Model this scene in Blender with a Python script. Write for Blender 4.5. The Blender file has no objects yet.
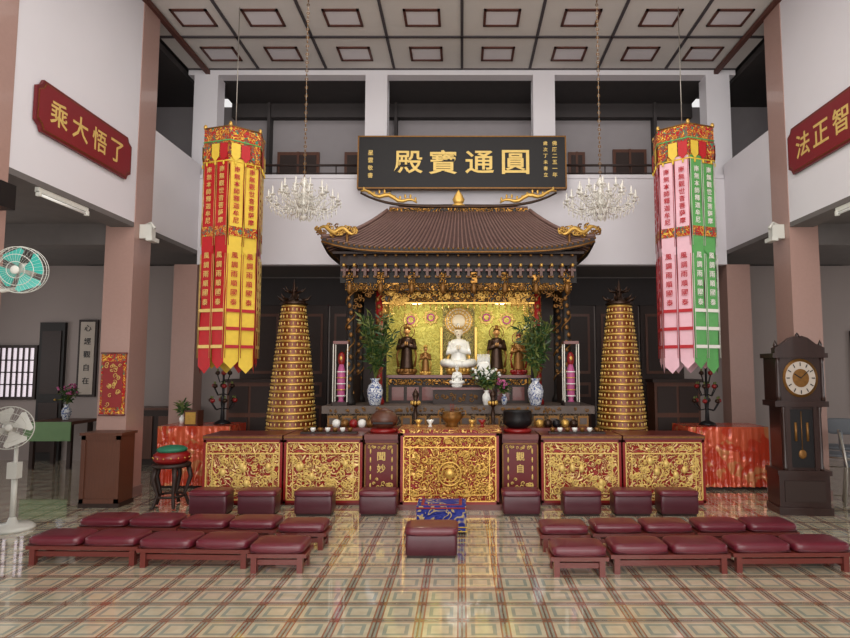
import bpy, math, random
from mathutils import Vector, Matrix
random.seed(7)
scn=bpy.context.scene
pi=math.pi
def S(r,g,b):
    f=lambda c:((c/255)/12.92 if c/255<=.04045 else ((c/255+.055)/1.055)**2.4)
    return (f(r),f(g),f(b),1)
# ---------------------------------------------------------------- materials
def base(name):
    m=bpy.data.materials.new(name); m.use_nodes=True
    nt=m.node_tree; return m,nt,nt.nodes['Principled BSDF']
def N(nt,t,**k):
    n=nt.nodes.new(t)
    for a,b in k.items():
        if a in n.inputs.keys(): n.inputs[a].default_value=b
        else: setattr(n,a,b)
    return n
def coord(nt): return N(nt,'ShaderNodeTexCoord').outputs['Object']
def mixc(nt,f,a,b):
    n=N(nt,'ShaderNodeMix',data_type='RGBA')
    for i,v in ((0,f),(6,a),(7,b)):
        if isinstance(v,bpy.types.NodeSocket): nt.links.new(v,n.inputs[i])
        else: n.inputs[i].default_value=v
    return n.outputs[2]
def mth(nt,op,a,b=0.0,c=None):
    n=N(nt,'ShaderNodeMath',operation=op)
    for i,v in enumerate((a,b) if c is None else (a,b,c)):
        if isinstance(v,bpy.types.NodeSocket): nt.links.new(v,n.inputs[i])
        else: n.inputs[i].default_value=v
    return n.outputs[0]
def addbump(nt,b,h,st=.3,d=.01):
    n=N(nt,'ShaderNodeBump',Strength=st,Distance=d); nt.links.new(h,n.inputs['Height']); nt.links.new(n.outputs[0],b.inputs['Normal'])
def pm(name,c,rough=.5,metal=0,var=.12,scale=6,bump=0,coat=0,c2=None,emit=0,trans=0,stretch=None):
    m,nt,b=base(name)
    no=N(nt,'ShaderNodeTexNoise',Scale=scale,Detail=4.0)
    co=coord(nt)
    if stretch:
        mp=N(nt,'ShaderNodeMapping'); mp.inputs['Scale'].default_value=stretch; nt.links.new(co,mp.inputs[0]); co=mp.outputs[0]
    nt.links.new(co,no.inputs['Vector'])
    if c2 is None: c2=tuple(max(0,x*(1-var*2)) for x in c[:3])+(1,)
    o=mixc(nt,no.outputs[0],c2,c); nt.links.new(o,b.inputs['Base Color'])
    b.inputs['Roughness'].default_value=rough; b.inputs['Metallic'].default_value=metal
    b.inputs['Coat Weight'].default_value=coat; b.inputs['Transmission Weight'].default_value=trans
    if bump: addbump(nt,b,no.outputs[0],bump)
    if emit:
        nt.links.new(o,b.inputs['Emission Color']); b.inputs['Emission Strength'].default_value=emit
    return m
def carved(name,dark,gold,scale=7,freq=38,thr=.0,rough=.38,metal=.55,c3=None):
    m,nt,b=base(name)
    no=N(nt,'ShaderNodeTexNoise',Scale=scale,Detail=1.5,Distortion=1.2); nt.links.new(coord(nt),no.inputs['Vector'])
    s=mth(nt,'SINE',mth(nt,'MULTIPLY',no.outputs[0],freq))
    mr=N(nt,'ShaderNodeMapRange'); mr.interpolation_type='SMOOTHSTEP'
    nt.links.new(s,mr.inputs[0]); mr.inputs[1].default_value=thr-.3; mr.inputs[2].default_value=thr+.3
    f=mr.outputs[0]
    g=gold
    if c3:
        v=N(nt,'ShaderNodeTexVoronoi',Scale=scale*1.7); nt.links.new(coord(nt),v.inputs['Vector'])
        sp=N(nt,'ShaderNodeSeparateColor'); nt.links.new(v.outputs['Color'],sp.inputs[0])
        g=mixc(nt,mth(nt,'GREATER_THAN',sp.outputs[0],.6),gold,c3)
    nt.links.new(mixc(nt,f,dark,g),b.inputs['Base Color'])
    nt.links.new(mth(nt,'MULTIPLY',f,metal),b.inputs['Metallic']); b.inputs['Roughness'].default_value=rough
    addbump(nt,b,s,.6,.012)
    return m
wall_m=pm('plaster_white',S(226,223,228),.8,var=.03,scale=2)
wallb_m=pm('plaster_aisle',S(158,146,142),.8,var=.04,scale=2)  # plaster darkened so its colour carries the dimness of the aisles
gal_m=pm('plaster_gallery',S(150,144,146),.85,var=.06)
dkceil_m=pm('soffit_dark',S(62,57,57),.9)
sof_m=pm('soffit_grey',S(112,106,104),.9)  # grey deepened: dim shade under the slabs put into the colour
col_m=pm('column_pink_stone',S(174,140,130),.35,var=.06,scale=30,coat=.2)
colin_m=pm('column_trim',S(140,112,106),.4,var=.06,scale=20)
ceil_m=pm('ceiling_board',S(216,212,208),.8,var=.03)
brown_m=pm('ceiling_brown',S(92,50,40),.6)
grid_m=pm('ceiling_grid',S(74,68,72),.7)
wood_d=pm('wood_dark',S(48,27,19),.55,scale=5,stretch=(1,1,12),var=.25)
wood_b=pm('wood_brown',S(98,56,38),.45,scale=5,stretch=(12,12,1),var=.2,coat=.1)
wood_r=pm('wood_redbrown',S(112,45,38),.35,scale=6,stretch=(3,12,12),var=.15,coat=.2)
lac_m=pm('lacquer_black',S(24,18,16),.6)
sign_m=pm('sign_black',S(20,17,19),.6)
gold_m=pm('gold_leaf',S(232,186,96),.36,metal=.6,var=.2,scale=25)
goldp_m=pm('gold_paint',S(238,204,118),.45,metal=.2,var=.12,scale=20)
golddk_m=pm('gold_old',S(150,104,48),.4,metal=.5,var=.3,scale=25)
amber_m=pm('amber_lacquer',S(138,66,26),.35,metal=.2,var=.3,scale=25)
bronze_m=pm('bronze',S(70,48,34),.35,metal=.6,var=.3,scale=15)
red_m=pm('red_lacquer',S(140,22,22),.35,var=.1)
mar_m=pm('maroon_lacquer',S(108,18,24),.4,var=.1)
plq_m=pm('plaque_red',S(130,24,32),.45,var=.08)
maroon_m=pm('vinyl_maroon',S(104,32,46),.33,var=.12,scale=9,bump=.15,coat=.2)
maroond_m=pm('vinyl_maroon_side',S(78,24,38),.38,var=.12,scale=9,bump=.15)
carve_gr=carved('carved_gold_on_red',S(140,24,16),S(232,188,106),9,46,.25)
carve_gw=carved('carved_palegold_on_red',S(146,30,20),S(238,208,140),8,50,.35,metal=.3)
carve_gb=carved('carved_gold_on_black',S(24,14,10),S(190,136,60),9,44,.25)
carve_rb=carved('brocade_red',S(186,26,26),S(236,190,70),14,40,.35,metal=.1,rough=.6,c3=S(50,140,110))
bro_blue=carved('brocade_blue',S(30,42,132),S(196,170,100),7,24,.85,metal=0,rough=.7)
plast_m=carved('red_foil_cloth',S(192,62,38),S(214,96,64),3,14,.4,metal=.15,rough=.16,c3=S(206,130,84))
stone_m=pm('stone_grey',S(104,90,82),.6,var=.2,scale=12,bump=.2)
carve_st=carved('carved_stone',S(60,48,40),S(150,122,88),10,44,.0,metal=.1,rough=.6)
rooft_m=pm('roof_tile',S(128,98,90),.5,var=.2,scale=14)
roofd_m=pm('roof_tile_dark',S(84,58,54),.55,var=.2,scale=14)
yel_m=carved('silk_yellow',S(214,206,104),S(186,174,76),12,24,.5,metal=0,rough=.7)
white_m=pm('white_porcelain',S(236,236,230),.25,var=.03,coat=.4)
whitep_m=pm('white_plastic',S(218,218,210),.4,var=.04)
teal_m=pm('fan_blade_teal',S(70,190,176),.35,var=.08)
ivory_m=pm('ivory',S(236,224,200),.4,var=.08)
skin_m=pm('gilded_skin',S(200,150,90),.4,metal=.3)
leaf_m=pm('leaf_green',S(50,84,36),.5,var=.3,scale=10)
leaf2_m=pm('leaf_yellowgreen',S(112,124,54),.5,var=.3,scale=10)
bluew_m=carved('blue_white_china',S(226,230,234),S(60,88,150),16,30,.4,metal=0,rough=.2)
pinkf_m=pm('flower_pink',S(190,90,140),.5)
crys_m=pm('crystal',S(232,228,218),.12,metal=.15,var=.15,scale=60)
silver_m=pm('silver_chain',S(180,174,164),.3,metal=.7)
stripr=pm('satin_red',S(196,26,34),.5,var=.12,scale=20)
stripy=pm('satin_yellow',S(240,204,70),.5,var=.1,scale=20)
stripp=pm('satin_pink',S(238,192,204),.5,var=.07,scale=20)
stripg=pm('satin_green',S(100,176,98),.5,var=.12,scale=20)
silvt=pm('thread_white',S(236,232,224),.5,var=.03)
redt=pm('thread_red',S(180,30,40),.5,var=.03)
grn_c=pm('cushion_green',S(40,120,90),.6)
black_m=pm('black_iron',S(30,28,30),.45,metal=.4)
win_m=pm('window_daylight_glass',S(226,214,222),.3,var=.02,emit=.7)
clockw=pm('clock_wood',S(54,31,26),.35,scale=5,stretch=(8,8,1),var=.3,coat=.2)
paper_m=pm('scroll_paper',S(190,178,166),.8,var=.05)
tube_m=pm('fluorescent_tube',S(240,240,236),.4,var=.01,emit=.15)
fur_m=pm('chair_grey',S(120,126,134),.5)
olive_m=pm('cloth_dull_green',S(108,140,96),.7)
nichb_m=carved('niche_brocade',S(120,112,74),S(200,184,110),16,40,0,metal=0,rough=.6)
redp_m=pm('red_paper',S(150,40,40),.6)

def floor_mat():
    m,nt,b=base('floor_tiles')
    sp=N(nt,'ShaderNodeSeparateXYZ'); nt.links.new(coord(nt),sp.inputs[0])
    T=.27
    def cell(o):
        f=mth(nt,'FRACT',mth(nt,'MULTIPLY',o,1/T)); return mth(nt,'ABSOLUTE',mth(nt,'MULTIPLY_ADD',f,2.0,-1.0))
    a,c=cell(sp.outputs[0]),cell(sp.outputs[1])
    mx=mth(nt,'MAXIMUM',a,c); mn=mth(nt,'MINIMUM',a,c)
    no=N(nt,'ShaderNodeTexNoise',Scale=14.0,Detail=3.0); nt.links.new(coord(nt),no.inputs['Vector'])
    no2=N(nt,'ShaderNodeTexNoise',Scale=1.3,Detail=3.0); nt.links.new(coord(nt),no2.inputs['Vector'])
    cream=mixc(nt,no.outputs[0],S(186,172,142),S(226,216,188))
    teal=mixc(nt,no.outputs[0],S(128,138,126),S(172,178,162))
    v=mixc(nt,mth(nt,'GREATER_THAN',mx,.40),cream,teal)
    v=mixc(nt,mth(nt,'GREATER_THAN',mx,.58),v,cream)
    v=mixc(nt,mth(nt,'GREATER_THAN',mx,.77),v,S(158,104,78))
    v=mixc(nt,mth(nt,'GREATER_THAN',mx,.85),v,teal)
    v=mixc(nt,mth(nt,'GREATER_THAN',mn,.77),v,S(140,84,64))
    v=mixc(nt,mth(nt,'GREATER_THAN',mx,.955),v,S(120,84,68))
    v=mixc(nt,mth(nt,'MULTIPLY',no2.outputs[0],.35),v,S(150,136,114))
    nt.links.new(v,b.inputs['Base Color'])
    b.inputs['Roughness'].default_value=.07; b.inputs['IOR'].default_value=2.0
    b.inputs['Coat Weight'].default_value=.8; b.inputs['Coat Roughness'].default_value=.02
    n2=N(nt,'ShaderNodeTexNoise',Scale=7,Detail=1.0); nt.links.new(coord(nt),n2.inputs['Vector'])
    addbump(nt,b,mth(nt,'ADD',mth(nt,'MULTIPLY',mth(nt,'GREATER_THAN',mx,.965),-.3),n2.outputs[0]),.08,.006)
    return m
floor_m=floor_mat()
# ---------------------------------------------------------------- mesh builder
_g={}
def glyph(ch):
    if ch in _g: return _g[ch]
    cu=bpy.data.curves.new('t','FONT'); cu.body=ch; cu.size=1; cu.extrude=.02; cu.resolution_u=2; cu.offset=.012
    o=bpy.data.objects.new('t',cu); scn.collection.objects.link(o)
    dg=bpy.context.evaluated_depsgraph_get(); dg.update()
    me=bpy.data.meshes.new_from_object(o.evaluated_get(dg))
    vs=[v.co.copy() for v in me.vertices]; fs=[tuple(p.vertices) for p in me.polygons]
    bpy.data.objects.remove(o); bpy.data.curves.remove(cu); bpy.data.meshes.remove(me)
    if vs:
        x0=min(v.x for v in vs);x1=max(v.x for v in vs);y0=min(v.y for v in vs);y1=max(v.y for v in vs)
        s=1/max(x1-x0,y1-y0,.01)
        vs=[Vector(((v.x-(x0+x1)/2)*s,(v.y-(y0+y1)/2)*s,v.z*.5)) for v in vs]
    _g[ch]=(vs,fs); return _g[ch]
def frame(o,r,u):
    r=Vector(r).normalized();u=Vector(u).normalized();n=r.cross(u)
    return Matrix.Translation(Vector(o))@Matrix(((r.x,u.x,n.x),(r.y,u.y,n.y),(r.z,u.z,n.z))).to_4x4()
class MB:
    def __init__(s): s.v=[];s.f=[];s.mi=[];s.sm=[];s.mats=[]; s.M=None
    def add(s,vs,fs,mat,sm=False,M=None):
        if mat not in s.mats: s.mats.append(mat)
        k=s.mats.index(mat); o=len(s.v)
        for v in vs:
            v=Vector(v)
            if M is not None: v=M@v
            if s.M is not None: v=s.M@v
            s.v.append(v)
        for f in fs: s.f.append(tuple(i+o for i in f)); s.mi.append(k); s.sm.append(sm)
    def box(s,x0,x1,y0,y1,z0,z1,mat,M=None):
        vs=[(x,y,z) for x in(x0,x1) for y in(y0,y1) for z in(z0,z1)]
        s.add(vs,[(0,1,3,2),(4,6,7,5),(0,4,5,1),(2,3,7,6),(0,2,6,4),(1,5,7,3)],mat,False,M)
    def lathe(s,pr,cx=0,cy=0,mat=None,n=16,sx=1,sy=1,M=None,sm=True,z=0,cap=True,ph=0):
        vs=[];fs=[]
        for r,h in pr:
            for i in range(n):
                a=2*pi*i/n+ph; vs.append((cx+r*sx*math.cos(a),cy+r*sy*math.sin(a),z+h))
        for j in range(len(pr)-1):
            for i in range(n):
                k=(i+1)%n; fs.append((j*n+i,j*n+k,(j+1)*n+k,(j+1)*n+i))
        if cap:
            fs.append(tuple(range(n))[::-1]); fs.append(tuple((len(pr)-1)*n+i for i in range(n)))
        s.add(vs,fs,mat,sm,M)
    def cyl(s,p0,p1,r0,mat,r1=None,n=12,sm=True): s.tube([p0,p1],[r0,r0 if r1 is None else r1],mat,n,sm)
    def tube(s,pts,r,mat,n=6,sm=True,closed=False):
        pts=[Vector(p) for p in pts]
        if not isinstance(r,(list,tuple)): r=[r]*len(pts)
        L=len(pts); vs=[];fs=[]; prev=None
        for i,p in enumerate(pts):
            if closed: d=pts[(i+1)%L]-pts[i-1]
            else: d=pts[min(i+1,L-1)]-pts[max(i-1,0)]
            if d.length<1e-9: d=Vector((0,0,1))
            d.normalize()
            if prev is None:
                a=Vector((0,0,1)) if abs(d.z)<.9 else Vector((1,0,0)); x=d.cross(a).normalized()
            else:
                x=prev-d*prev.dot(d); x.normalize()
            prev=x; y=d.cross(x)
            for k in range(n):
                t=2*pi*k/n; vs.append(p+(x*math.cos(t)+y*math.sin(t))*r[i])
        for i in range(L if closed else L-1):
            j=(i+1)%L
            for k in range(n):
                q=(k+1)%n; fs.append((i*n+k,i*n+q,j*n+q,j*n+k))
        if not closed: fs.append(tuple(range(n))[::-1]); fs.append(tuple((L-1)*n+k for k in range(n)))
        s.add(vs,fs,mat,sm)
    def sup(s,c,r,mat,e1=1,e2=1,nu=12,nv=7,M=None,sm=True):
        pw=lambda a,e:math.copysign(abs(a)**e,a)
        vs=[(c[0],c[1],c[2]-r[2])];fs=[]
        for j in range(1,nv):
            ph=-pi/2+pi*j/nv
            for i in range(nu):
                t=2*pi*(i+.5)/nu
                vs.append((c[0]+r[0]*pw(math.cos(ph),e1)*pw(math.cos(t),e2),c[1]+r[1]*pw(math.cos(ph),e1)*pw(math.sin(t),e2),c[2]+r[2]*pw(math.sin(ph),e1)))
        vs.append((c[0],c[1],c[2]+r[2])); T=len(vs)-1
        for i in range(nu):
            k=(i+1)%nu
            fs.append((0,1+k,1+i)); fs.append((T,T-nu+i,T-nu+k))
            for j in range(nv-2): fs.append((1+j*nu+i,1+j*nu+k,1+(j+1)*nu+k,1+(j+1)*nu+i))
        s.add(vs,fs,mat,sm,M)
    def ring(s,c,r,tr,mat,ax='z',n=24,m=6,M=None):
        pts=[]
        for i in range(n):
            a=2*pi*i/n; u,v=r*math.cos(a),r*math.sin(a)
            p={'z':(u,v,0),'y':(u,0,v),'x':(0,u,v)}[ax]
            q=Vector(c)+Vector(p); pts.append(M@q if M is not None else q)
        s.tube(pts,tr,mat,m,True,True)
    def poly(s,pts,t,mat,M):
        n=len(pts); vs=[(p[0],p[1],0) for p in pts]+[(p[0],p[1],t) for p in pts]
        fs=[tuple(range(n))[::-1],tuple(range(n,2*n))]+[(i,(i+1)%n,n+(i+1)%n,n+i) for i in range(n)]
        s.add(vs,fs,mat,False,M)
    def text(s,ch,M,size,mat,sx=1):
        vs,fs=glyph(ch); s.add([(v.x*size*sx,v.y*size,v.z*size) for v in vs],fs,mat,False,M)
    def obj(s,name,parent=None):
        me=bpy.data.meshes.new(name)
        xs=[v.x for v in s.v];ys=[v.y for v in s.v];zs=[v.z for v in s.v]
        o=Vector(((min(xs)+max(xs))/2,(min(ys)+max(ys))/2,min(zs)))
        me.from_pydata([v-o for v in s.v],[],s.f)
        for m in s.mats: me.materials.append(m)
        me.polygons.foreach_set('material_index',s.mi); me.polygons.foreach_set('use_smooth',s.sm)
        me.update(); me.validate()
        ob=bpy.data.objects.new(name,me); ob.location=o; scn.collection.objects.link(ob)
        return ob
def scrolls(mb,M,w,h,n,r,mat,sz=.05,seed=1):
    R=random.Random(seed)
    for i in range(n):
        cx=R.uniform(-w/2+sz,w/2-sz);cy=R.uniform(-h/2+sz,h/2-sz);a0=R.uniform(0,6.3);sg=R.choice((-1,1));k=R.uniform(.6,1.1)*sz
        pts=[]
        for j in range(10):
            t=j/9; rr=k*(1-.85*t); a=a0+sg*t*7.5
            pts.append(M@Vector((cx+rr*math.cos(a),cy+rr*math.sin(a),r*.4+.004*t)))
        mb.tube(pts,[r*(.5+.5*math.sin(pi*min(1,j/9+.15))) for j in range(10)],mat,4)
# ---------------------------------------------------------------- room
LX=4.1; CZ=6.4
b=MB(); b.box(-9,9,-3,12,-.1,0,floor_m); fo=b.obj('floor')
def column(x0,x1,y0,y1,z1=CZ):
    b=MB(); b.box(x0,x1,y0,y1,0,z1,col_m)
    b.box(x0-.015,x1+.015,y0-.015,y1+.015,0,.12,colin_m)
    b.obj('column')
for s in(-1,1):
    a,c=sorted((s*LX,s*(LX+.36)))
    for y0,y1 in((7.4,7.8),(4.93,5.3),(1.8,2.2)): column(a,c,y0,y1)
    column(a,c,9.2,9.5,3.2)
for s,nm in((-1,'left'),(1,'right')):
    b=MB()
    a,c=sorted((s*(LX+.01),s*(LX+.22)))
    b.box(a,c,5.3,7.4,3.42,CZ,wall_m); b.box(a,c,2.2,4.93,3.42,CZ,wall_m); b.box(a,c,-3,1.8,3.42,CZ,wall_m)
    b.box(a,c,7.8,9.2,3.42,4.78,wall_m)
    a2,c2=sorted((s*(LX+.01),s*(LX+.3)))
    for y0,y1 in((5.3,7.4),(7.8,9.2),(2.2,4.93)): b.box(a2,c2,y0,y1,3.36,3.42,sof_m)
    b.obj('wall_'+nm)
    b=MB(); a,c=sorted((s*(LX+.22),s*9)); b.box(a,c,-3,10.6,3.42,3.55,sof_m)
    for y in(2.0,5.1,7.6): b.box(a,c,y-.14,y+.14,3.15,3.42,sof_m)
    b.obj('ceiling_aisle_'+nm)
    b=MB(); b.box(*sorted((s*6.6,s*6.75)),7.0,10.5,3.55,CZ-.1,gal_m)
    x=s*6.58
    for y in(7.6,8.8): b.box(*sorted((x,x-s*.03)),y,y+.7,4.4,5.8,wood_d)
    b.obj('wall_gallery_'+nm)
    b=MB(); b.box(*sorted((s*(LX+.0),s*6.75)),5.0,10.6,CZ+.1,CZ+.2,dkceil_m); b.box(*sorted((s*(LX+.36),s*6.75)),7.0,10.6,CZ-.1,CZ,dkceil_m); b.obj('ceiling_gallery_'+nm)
    b=MB(); X0,X1=sorted((s*8.8,s*9.0))
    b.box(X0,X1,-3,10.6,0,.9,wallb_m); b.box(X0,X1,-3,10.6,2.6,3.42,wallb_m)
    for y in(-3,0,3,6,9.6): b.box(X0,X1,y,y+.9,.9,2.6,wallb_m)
    b.obj('wall_aisle_'+nm)
b=MB(); b.box(-LX-.01,LX+.01,9.2,9.36,3.2,4.6,wall_m)
b.box(-LX,LX,9.18,9.38,4.56,4.62,wall_m)
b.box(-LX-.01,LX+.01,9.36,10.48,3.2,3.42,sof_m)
b.box(-LX-.3,LX+.3,9.3,9.5,CZ-.1,CZ,wall_m)
for x0,x1 in((-1.55,-1.2),(1.14,1.49),(-4.3,-3.92),(3.92,4.3)): b.box(x0,x1,9.3,9.58,4.6,CZ-.1,wall_m)
b.obj('wall_back_balcony')
b=MB()
for x0,x1 in((-3.92,-1.55),(-1.2,1.14),(1.49,3.92)):
    b.cyl((x0,9.42,4.85),(x1,9.42,4.85),.02,wood_d,n=8); b.cyl((x0,9.42,4.72),(x1,9.42,4.72),.01,wood_d,n=6)
    k=int((x1-x0)/.4)
    for i in range(1,k): b.cyl((x0+i*(x1-x0)/k,9.42,4.62),(x0+i*(x1-x0)/k,9.42,4.85),.01,wood_d,n=6)
b.obj('balcony_handrail')
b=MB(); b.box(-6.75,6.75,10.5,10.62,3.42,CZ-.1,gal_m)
for x0,x1,z0,z1 in((-3.3,-2.55,4.4,5.45),(-2.1,-1.35,4.4,5.45),(-.9,-.1,4.4,5.45),(.2,1.0,4.4,5.45),(1.9,2.2,4.4,5.45),(2.7,3.3,4.4,5.5),(3.5,3.9,4.4,5.45)):
    b.box(x0,x1,10.45,10.5,z0,z1,wood_b); b.box(x0+.05,x1-.05,10.44,10.46,z0,z1-.06,wood_d); b.box((x0+x1)/2-.02,(x0+x1)/2+.02,10.43,10.45,z0,z1,wood_b)
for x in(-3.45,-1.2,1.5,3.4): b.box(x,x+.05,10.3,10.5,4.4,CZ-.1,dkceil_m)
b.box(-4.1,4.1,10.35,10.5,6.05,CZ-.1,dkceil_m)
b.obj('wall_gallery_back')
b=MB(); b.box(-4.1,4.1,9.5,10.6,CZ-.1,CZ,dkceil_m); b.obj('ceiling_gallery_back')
b=MB(); b.box(-9,9,10.6,10.75,0,3.42,wallb_m); b.obj('wall_back')
b=MB()
for i in range(10):
    x0=-3.9+i*.78
    b.box(x0+.02,x0+.76,10.52,10.59,0,2.7,wood_d)
    for z0,z1 in((.15,.95),(1.1,1.35),(1.5,2.55)):
        b.box(x0+.1,x0+.68,10.5,10.53,z0,z1,wood_b)
        b.box(x0+.14,x0+.64,10.49,10.51,z0+.05,z1-.05,wood_d)
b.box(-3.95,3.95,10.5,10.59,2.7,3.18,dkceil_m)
b.obj('wooden_folding_doors')
def window(x0,x1,z0,z1,y=10.6):
    b=MB(); b.box(x0,x1,y-.03,y-.002,z0,z1,win_m)
    for a,c,e,f in((x0-.05,x1+.05,z0-.05,z0),(x0-.05,x1+.05,z1,z1+.05),(x0-.05,x0,z0,z1),(x1,x1+.05,z0,z1)): b.box(a,c,y-.07,y-.002,e,f,wood_d)
    n=int((x1-x0)/.1)
    for i in range(1,n): b.box(x0+i*(x1-x0)/n-.01,x0+i*(x1-x0)/n+.01,y-.06,y-.03,z0,z1,wood_d)
    for i in range(1,4): b.box(x0,x1,y-.06,y-.03,z0+i*(z1-z0)/4-.01,z0+i*(z1-z0)/4+.01,wood_d)
    return b.obj('window_1')
window(-8.4,-7.5,1.1,1.95); window(6.9,7.9,.9,2.2)
b=MB(); b.box(-7.42,-6.98,10.53,10.598,0,2.4,lac_m); b.box(-7.36,-7.03,10.51,10.54,.15,1.0,wood_d); b.box(-7.36,-7.03,10.51,10.54,1.15,2.25,wood_d); b.sup((-7.07,10.5,1.05),(.02,.02,.02),gold_m); b.obj('door_1')
b=MB(); b.box(-6.75,-6.42,10.55,10.598,1.1,2.45,wood_d); b.box(-6.71,-6.46,10.54,10.56,1.14,2.41,paper_m)
for k in range(5): b.text('心經觀自在'[k],frame((-6.58,10.535,2.3-k*.23),(1,0,0),(0,0,1)),.12,black_m)
b.obj('framed_notice')
# ceiling
b=MB(); b.box(-LX-.3,LX+.3,-3,9.5,CZ,CZ+.1,ceil_m)
cw=1.09; ys=[9.3-i*.95 for i in range(13)]
for i in range(-3,4):
    b.box(i*cw-.02,i*cw+.02,-3,9.3,CZ-.02,CZ,grid_m)
for y in ys: b.box(-LX-.3,LX+.3,y-.02,y+.02,CZ-.02,CZ,grid_m)
for i in range(-4,4):
    for j in range(len(ys)-1):
        cx=(i+.5)*cw; cy=(ys[j]+ys[j+1])/2
        w,h=(.25,.2)
        if abs(cx)>3.7: cx=math.copysign(3.68,cx)
        for a,c,e,f in((cx-w,cx+w,cy-h,cy-h+.035),(cx-w,cx+w,cy+h-.035,cy+h),(cx-w,cx-w+.035,cy-h,cy+h),(cx+w-.035,cx+w,cy-h,cy+h)):
            b.box(a,c,e,f,CZ-.02,CZ,brown_m)
        b.box(cx-w+.035,cx+w-.035,cy-h+.035,cy+h-.035,CZ-.006,CZ,wall_m)
b.obj('ceiling')
for s in(-1,1):
    b=MB(); a,c=sorted((s*(LX+.02),s*(LX-.05))); b.box(a,c,-3,9.3,CZ-.09,CZ-.03,brown_m); b.obj('trim_1')
# ---------------------------------------------------------------- signboard
b=MB(); b.M=Matrix.Translation((0,9.0,4.74))@Matrix.Rotation(math.radians(-2),4,'X')
w=1.6;h=.42
b.box(-w,w,-.04,.04,-h,h,sign_m)
for z in(h-.02,-h): b.box(-w,w,-.05,.05,z,z+.02,golddk_m)
b.box(-w,-w+.02,-.05,.05,-h,h,golddk_m);b.box(w-.02,w,-.05,.05,-h,h,golddk_m)
for ch,x in zip('殿寶通圓',(-.82,-.29,.27,.82)): b.text(ch,frame((x,-.045,.0),(1,0,0),(0,0,1)),.38,goldp_m,1.15)
for k,ch in enumerate('佛曆二五一年'): b.text(ch,frame((1.42,-.045,.3-k*.1),(1,0,0),(0,0,1)),.075,goldp_m)
for k,ch in enumerate('歲次丁未春立'): b.text(ch,frame((1.28,-.045,.3-k*.1),(1,0,0),(0,0,1)),.065,goldp_m)
for k,ch in enumerate('星雲敬書'): b.text(ch,frame((-1.4,-.045,.15-k*.12),(1,0,0),(0,0,1)),.08,goldp_m)
for x in(-1.2,1.1): b.box(x,x+.1,.0,.17,-.4,-.16,black_m)
b.obj('temple_signboard')
# ---------------------------------------------------------------- wall plaques
def plaque(s,y0,y1,z0,z1,chs):
    b=MB(); w=(y1-y0);h=z1-z0
    M=frame((s*(LX),(y0+y1)/2,(z0+z1)/2),(0,-s,0),(0,0,1))
    c=.09
    def shp(w,h,c): return [(-w/2+c,-h/2),(w/2-c,-h/2),(w/2-c*.7,-h/2+c*.6),(w/2,-h/2+c),(w/2,h/2-c),(w/2-c*.7,h/2-c*.6),(w/2-c,h/2),(-w/2+c,h/2),(-w/2+c*.7,h/2-c*.6),(-w/2,h/2-c),(-w/2,-h/2+c),(-w/2+c*.7,-h/2+c*.6)]
    b.poly(shp(w,h,c),.03,mar_m,M); b.poly(shp(w-.05,h-.05,c),.034,golddk_m,M); b.poly(shp(w-.064,h-.064,c),.037,plq_m,M)
    n=len(chs)
    for i,ch in enumerate(chs):
        b.text(ch,M@Matrix.Translation(((i-(n-1)/2)*w/n*.82,0,.036)),h*.5,goldp_m,1.0)
    b.obj('wall_plaque')
plaque(-1,5.55,7.2,3.88,4.40,'乘大悟了'); plaque(1,5.55,7.3,3.97,4.55,'法正智圓')
# ---------------------------------------------------------------- shrine
SX=-.05
b=MB()
b.box(SX-1.75,SX+1.75,8.02,9.1,0,.72,stone_m)
b.box(SX-1.8,SX+1.8,7.96,9.12,.72,.8,carve_st)
b.box(SX-1.72,SX+1.72,8.04,9.1,.8,1.0,carve_st)
b.box(SX-1.8,SX+1.8,7.98,9.12,1.0,1.1,stone_m)
for i in range(18):
    x=SX-1.66+i*.195; b.box(x-.07,x+.07,8.02,8.05,.83,.97,golddk_m); b.box(x-.045,x+.045,8.01,8.03,.86,.94,stone_m)
scrolls(b,frame((SX,7.98,1.05),(1,0,0),(0,0,1)),3.5,.09,60,.008,golddk_m,.025,31)
b.obj('stone_altar_platform')
b=MB()
def carvcol(x,y,z0,z1,r,mt=lac_m):
    b.lathe([(r*1.6,0),(r*1.6,.05),(r*1.2,.09),(r,.14),(r,z1-z0)],x,y,mt,12,z=z0)
    pts=[(x+(r+.004)*math.cos(t*.5),y+(r+.004)*math.sin(t*.5),z0+.15+t*(z1-z0-.2)/60) for t in range(61)]
    b.tube(pts,.012,golddk_m,4)
    for k in range(14): b.sup((x+.02*math.sin(k*2),y-r,z0+.25+k*(z1-z0-.5)/14),(.03,.015,.035),golddk_m,nu=6,nv=4)
for s in(-1,1):
    carvcol(SX+s*1.48,8.2,1.1,3.0,.055); carvcol(SX+s*1.1,8.32,1.1,3.0,.05,red_m); carvcol(SX+s*1.48,9.0,1.1,3.0,.055)
    b.box(SX+s*1.47-.02,SX+s*1.47+.02,8.26,8.95,1.1,1.5,wood_d)
    b.box(SX+s*1.46-.015,SX+s*1.46+.015,8.26,8.95,2.55,2.9,carve_gb)
    b.box(SX+s*1.29-.17,SX+s*1.29+.17,9.0,9.04,1.1,2.8,wood_d)
    for lay,(x0,y0,zz,dx,mt,n_) in enumerate(((1.42,8.18,2.74,.34,golddk_m,16),(1.05,8.25,2.55,.34,gold_m,14))):
        R=random.Random(lay*7+3)
        for k in range(n_*2):
            t=R.random(); q=R.random()*(1-t)
            cx=SX+s*(x0-dx*t); cz=zz-.38*q
            a0=R.uniform(0,6)
            b.tube([(cx+.035*(1-.8*j/6)*math.cos(a0+j),y0-.01,cz+.035*(1-.8*j/6)*math.sin(a0+j)) for j in range(7)],.009,mt,4)
b.box(SX-1.62,SX+1.62,8.12,8.22,3.0,3.14,wood_d)
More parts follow.
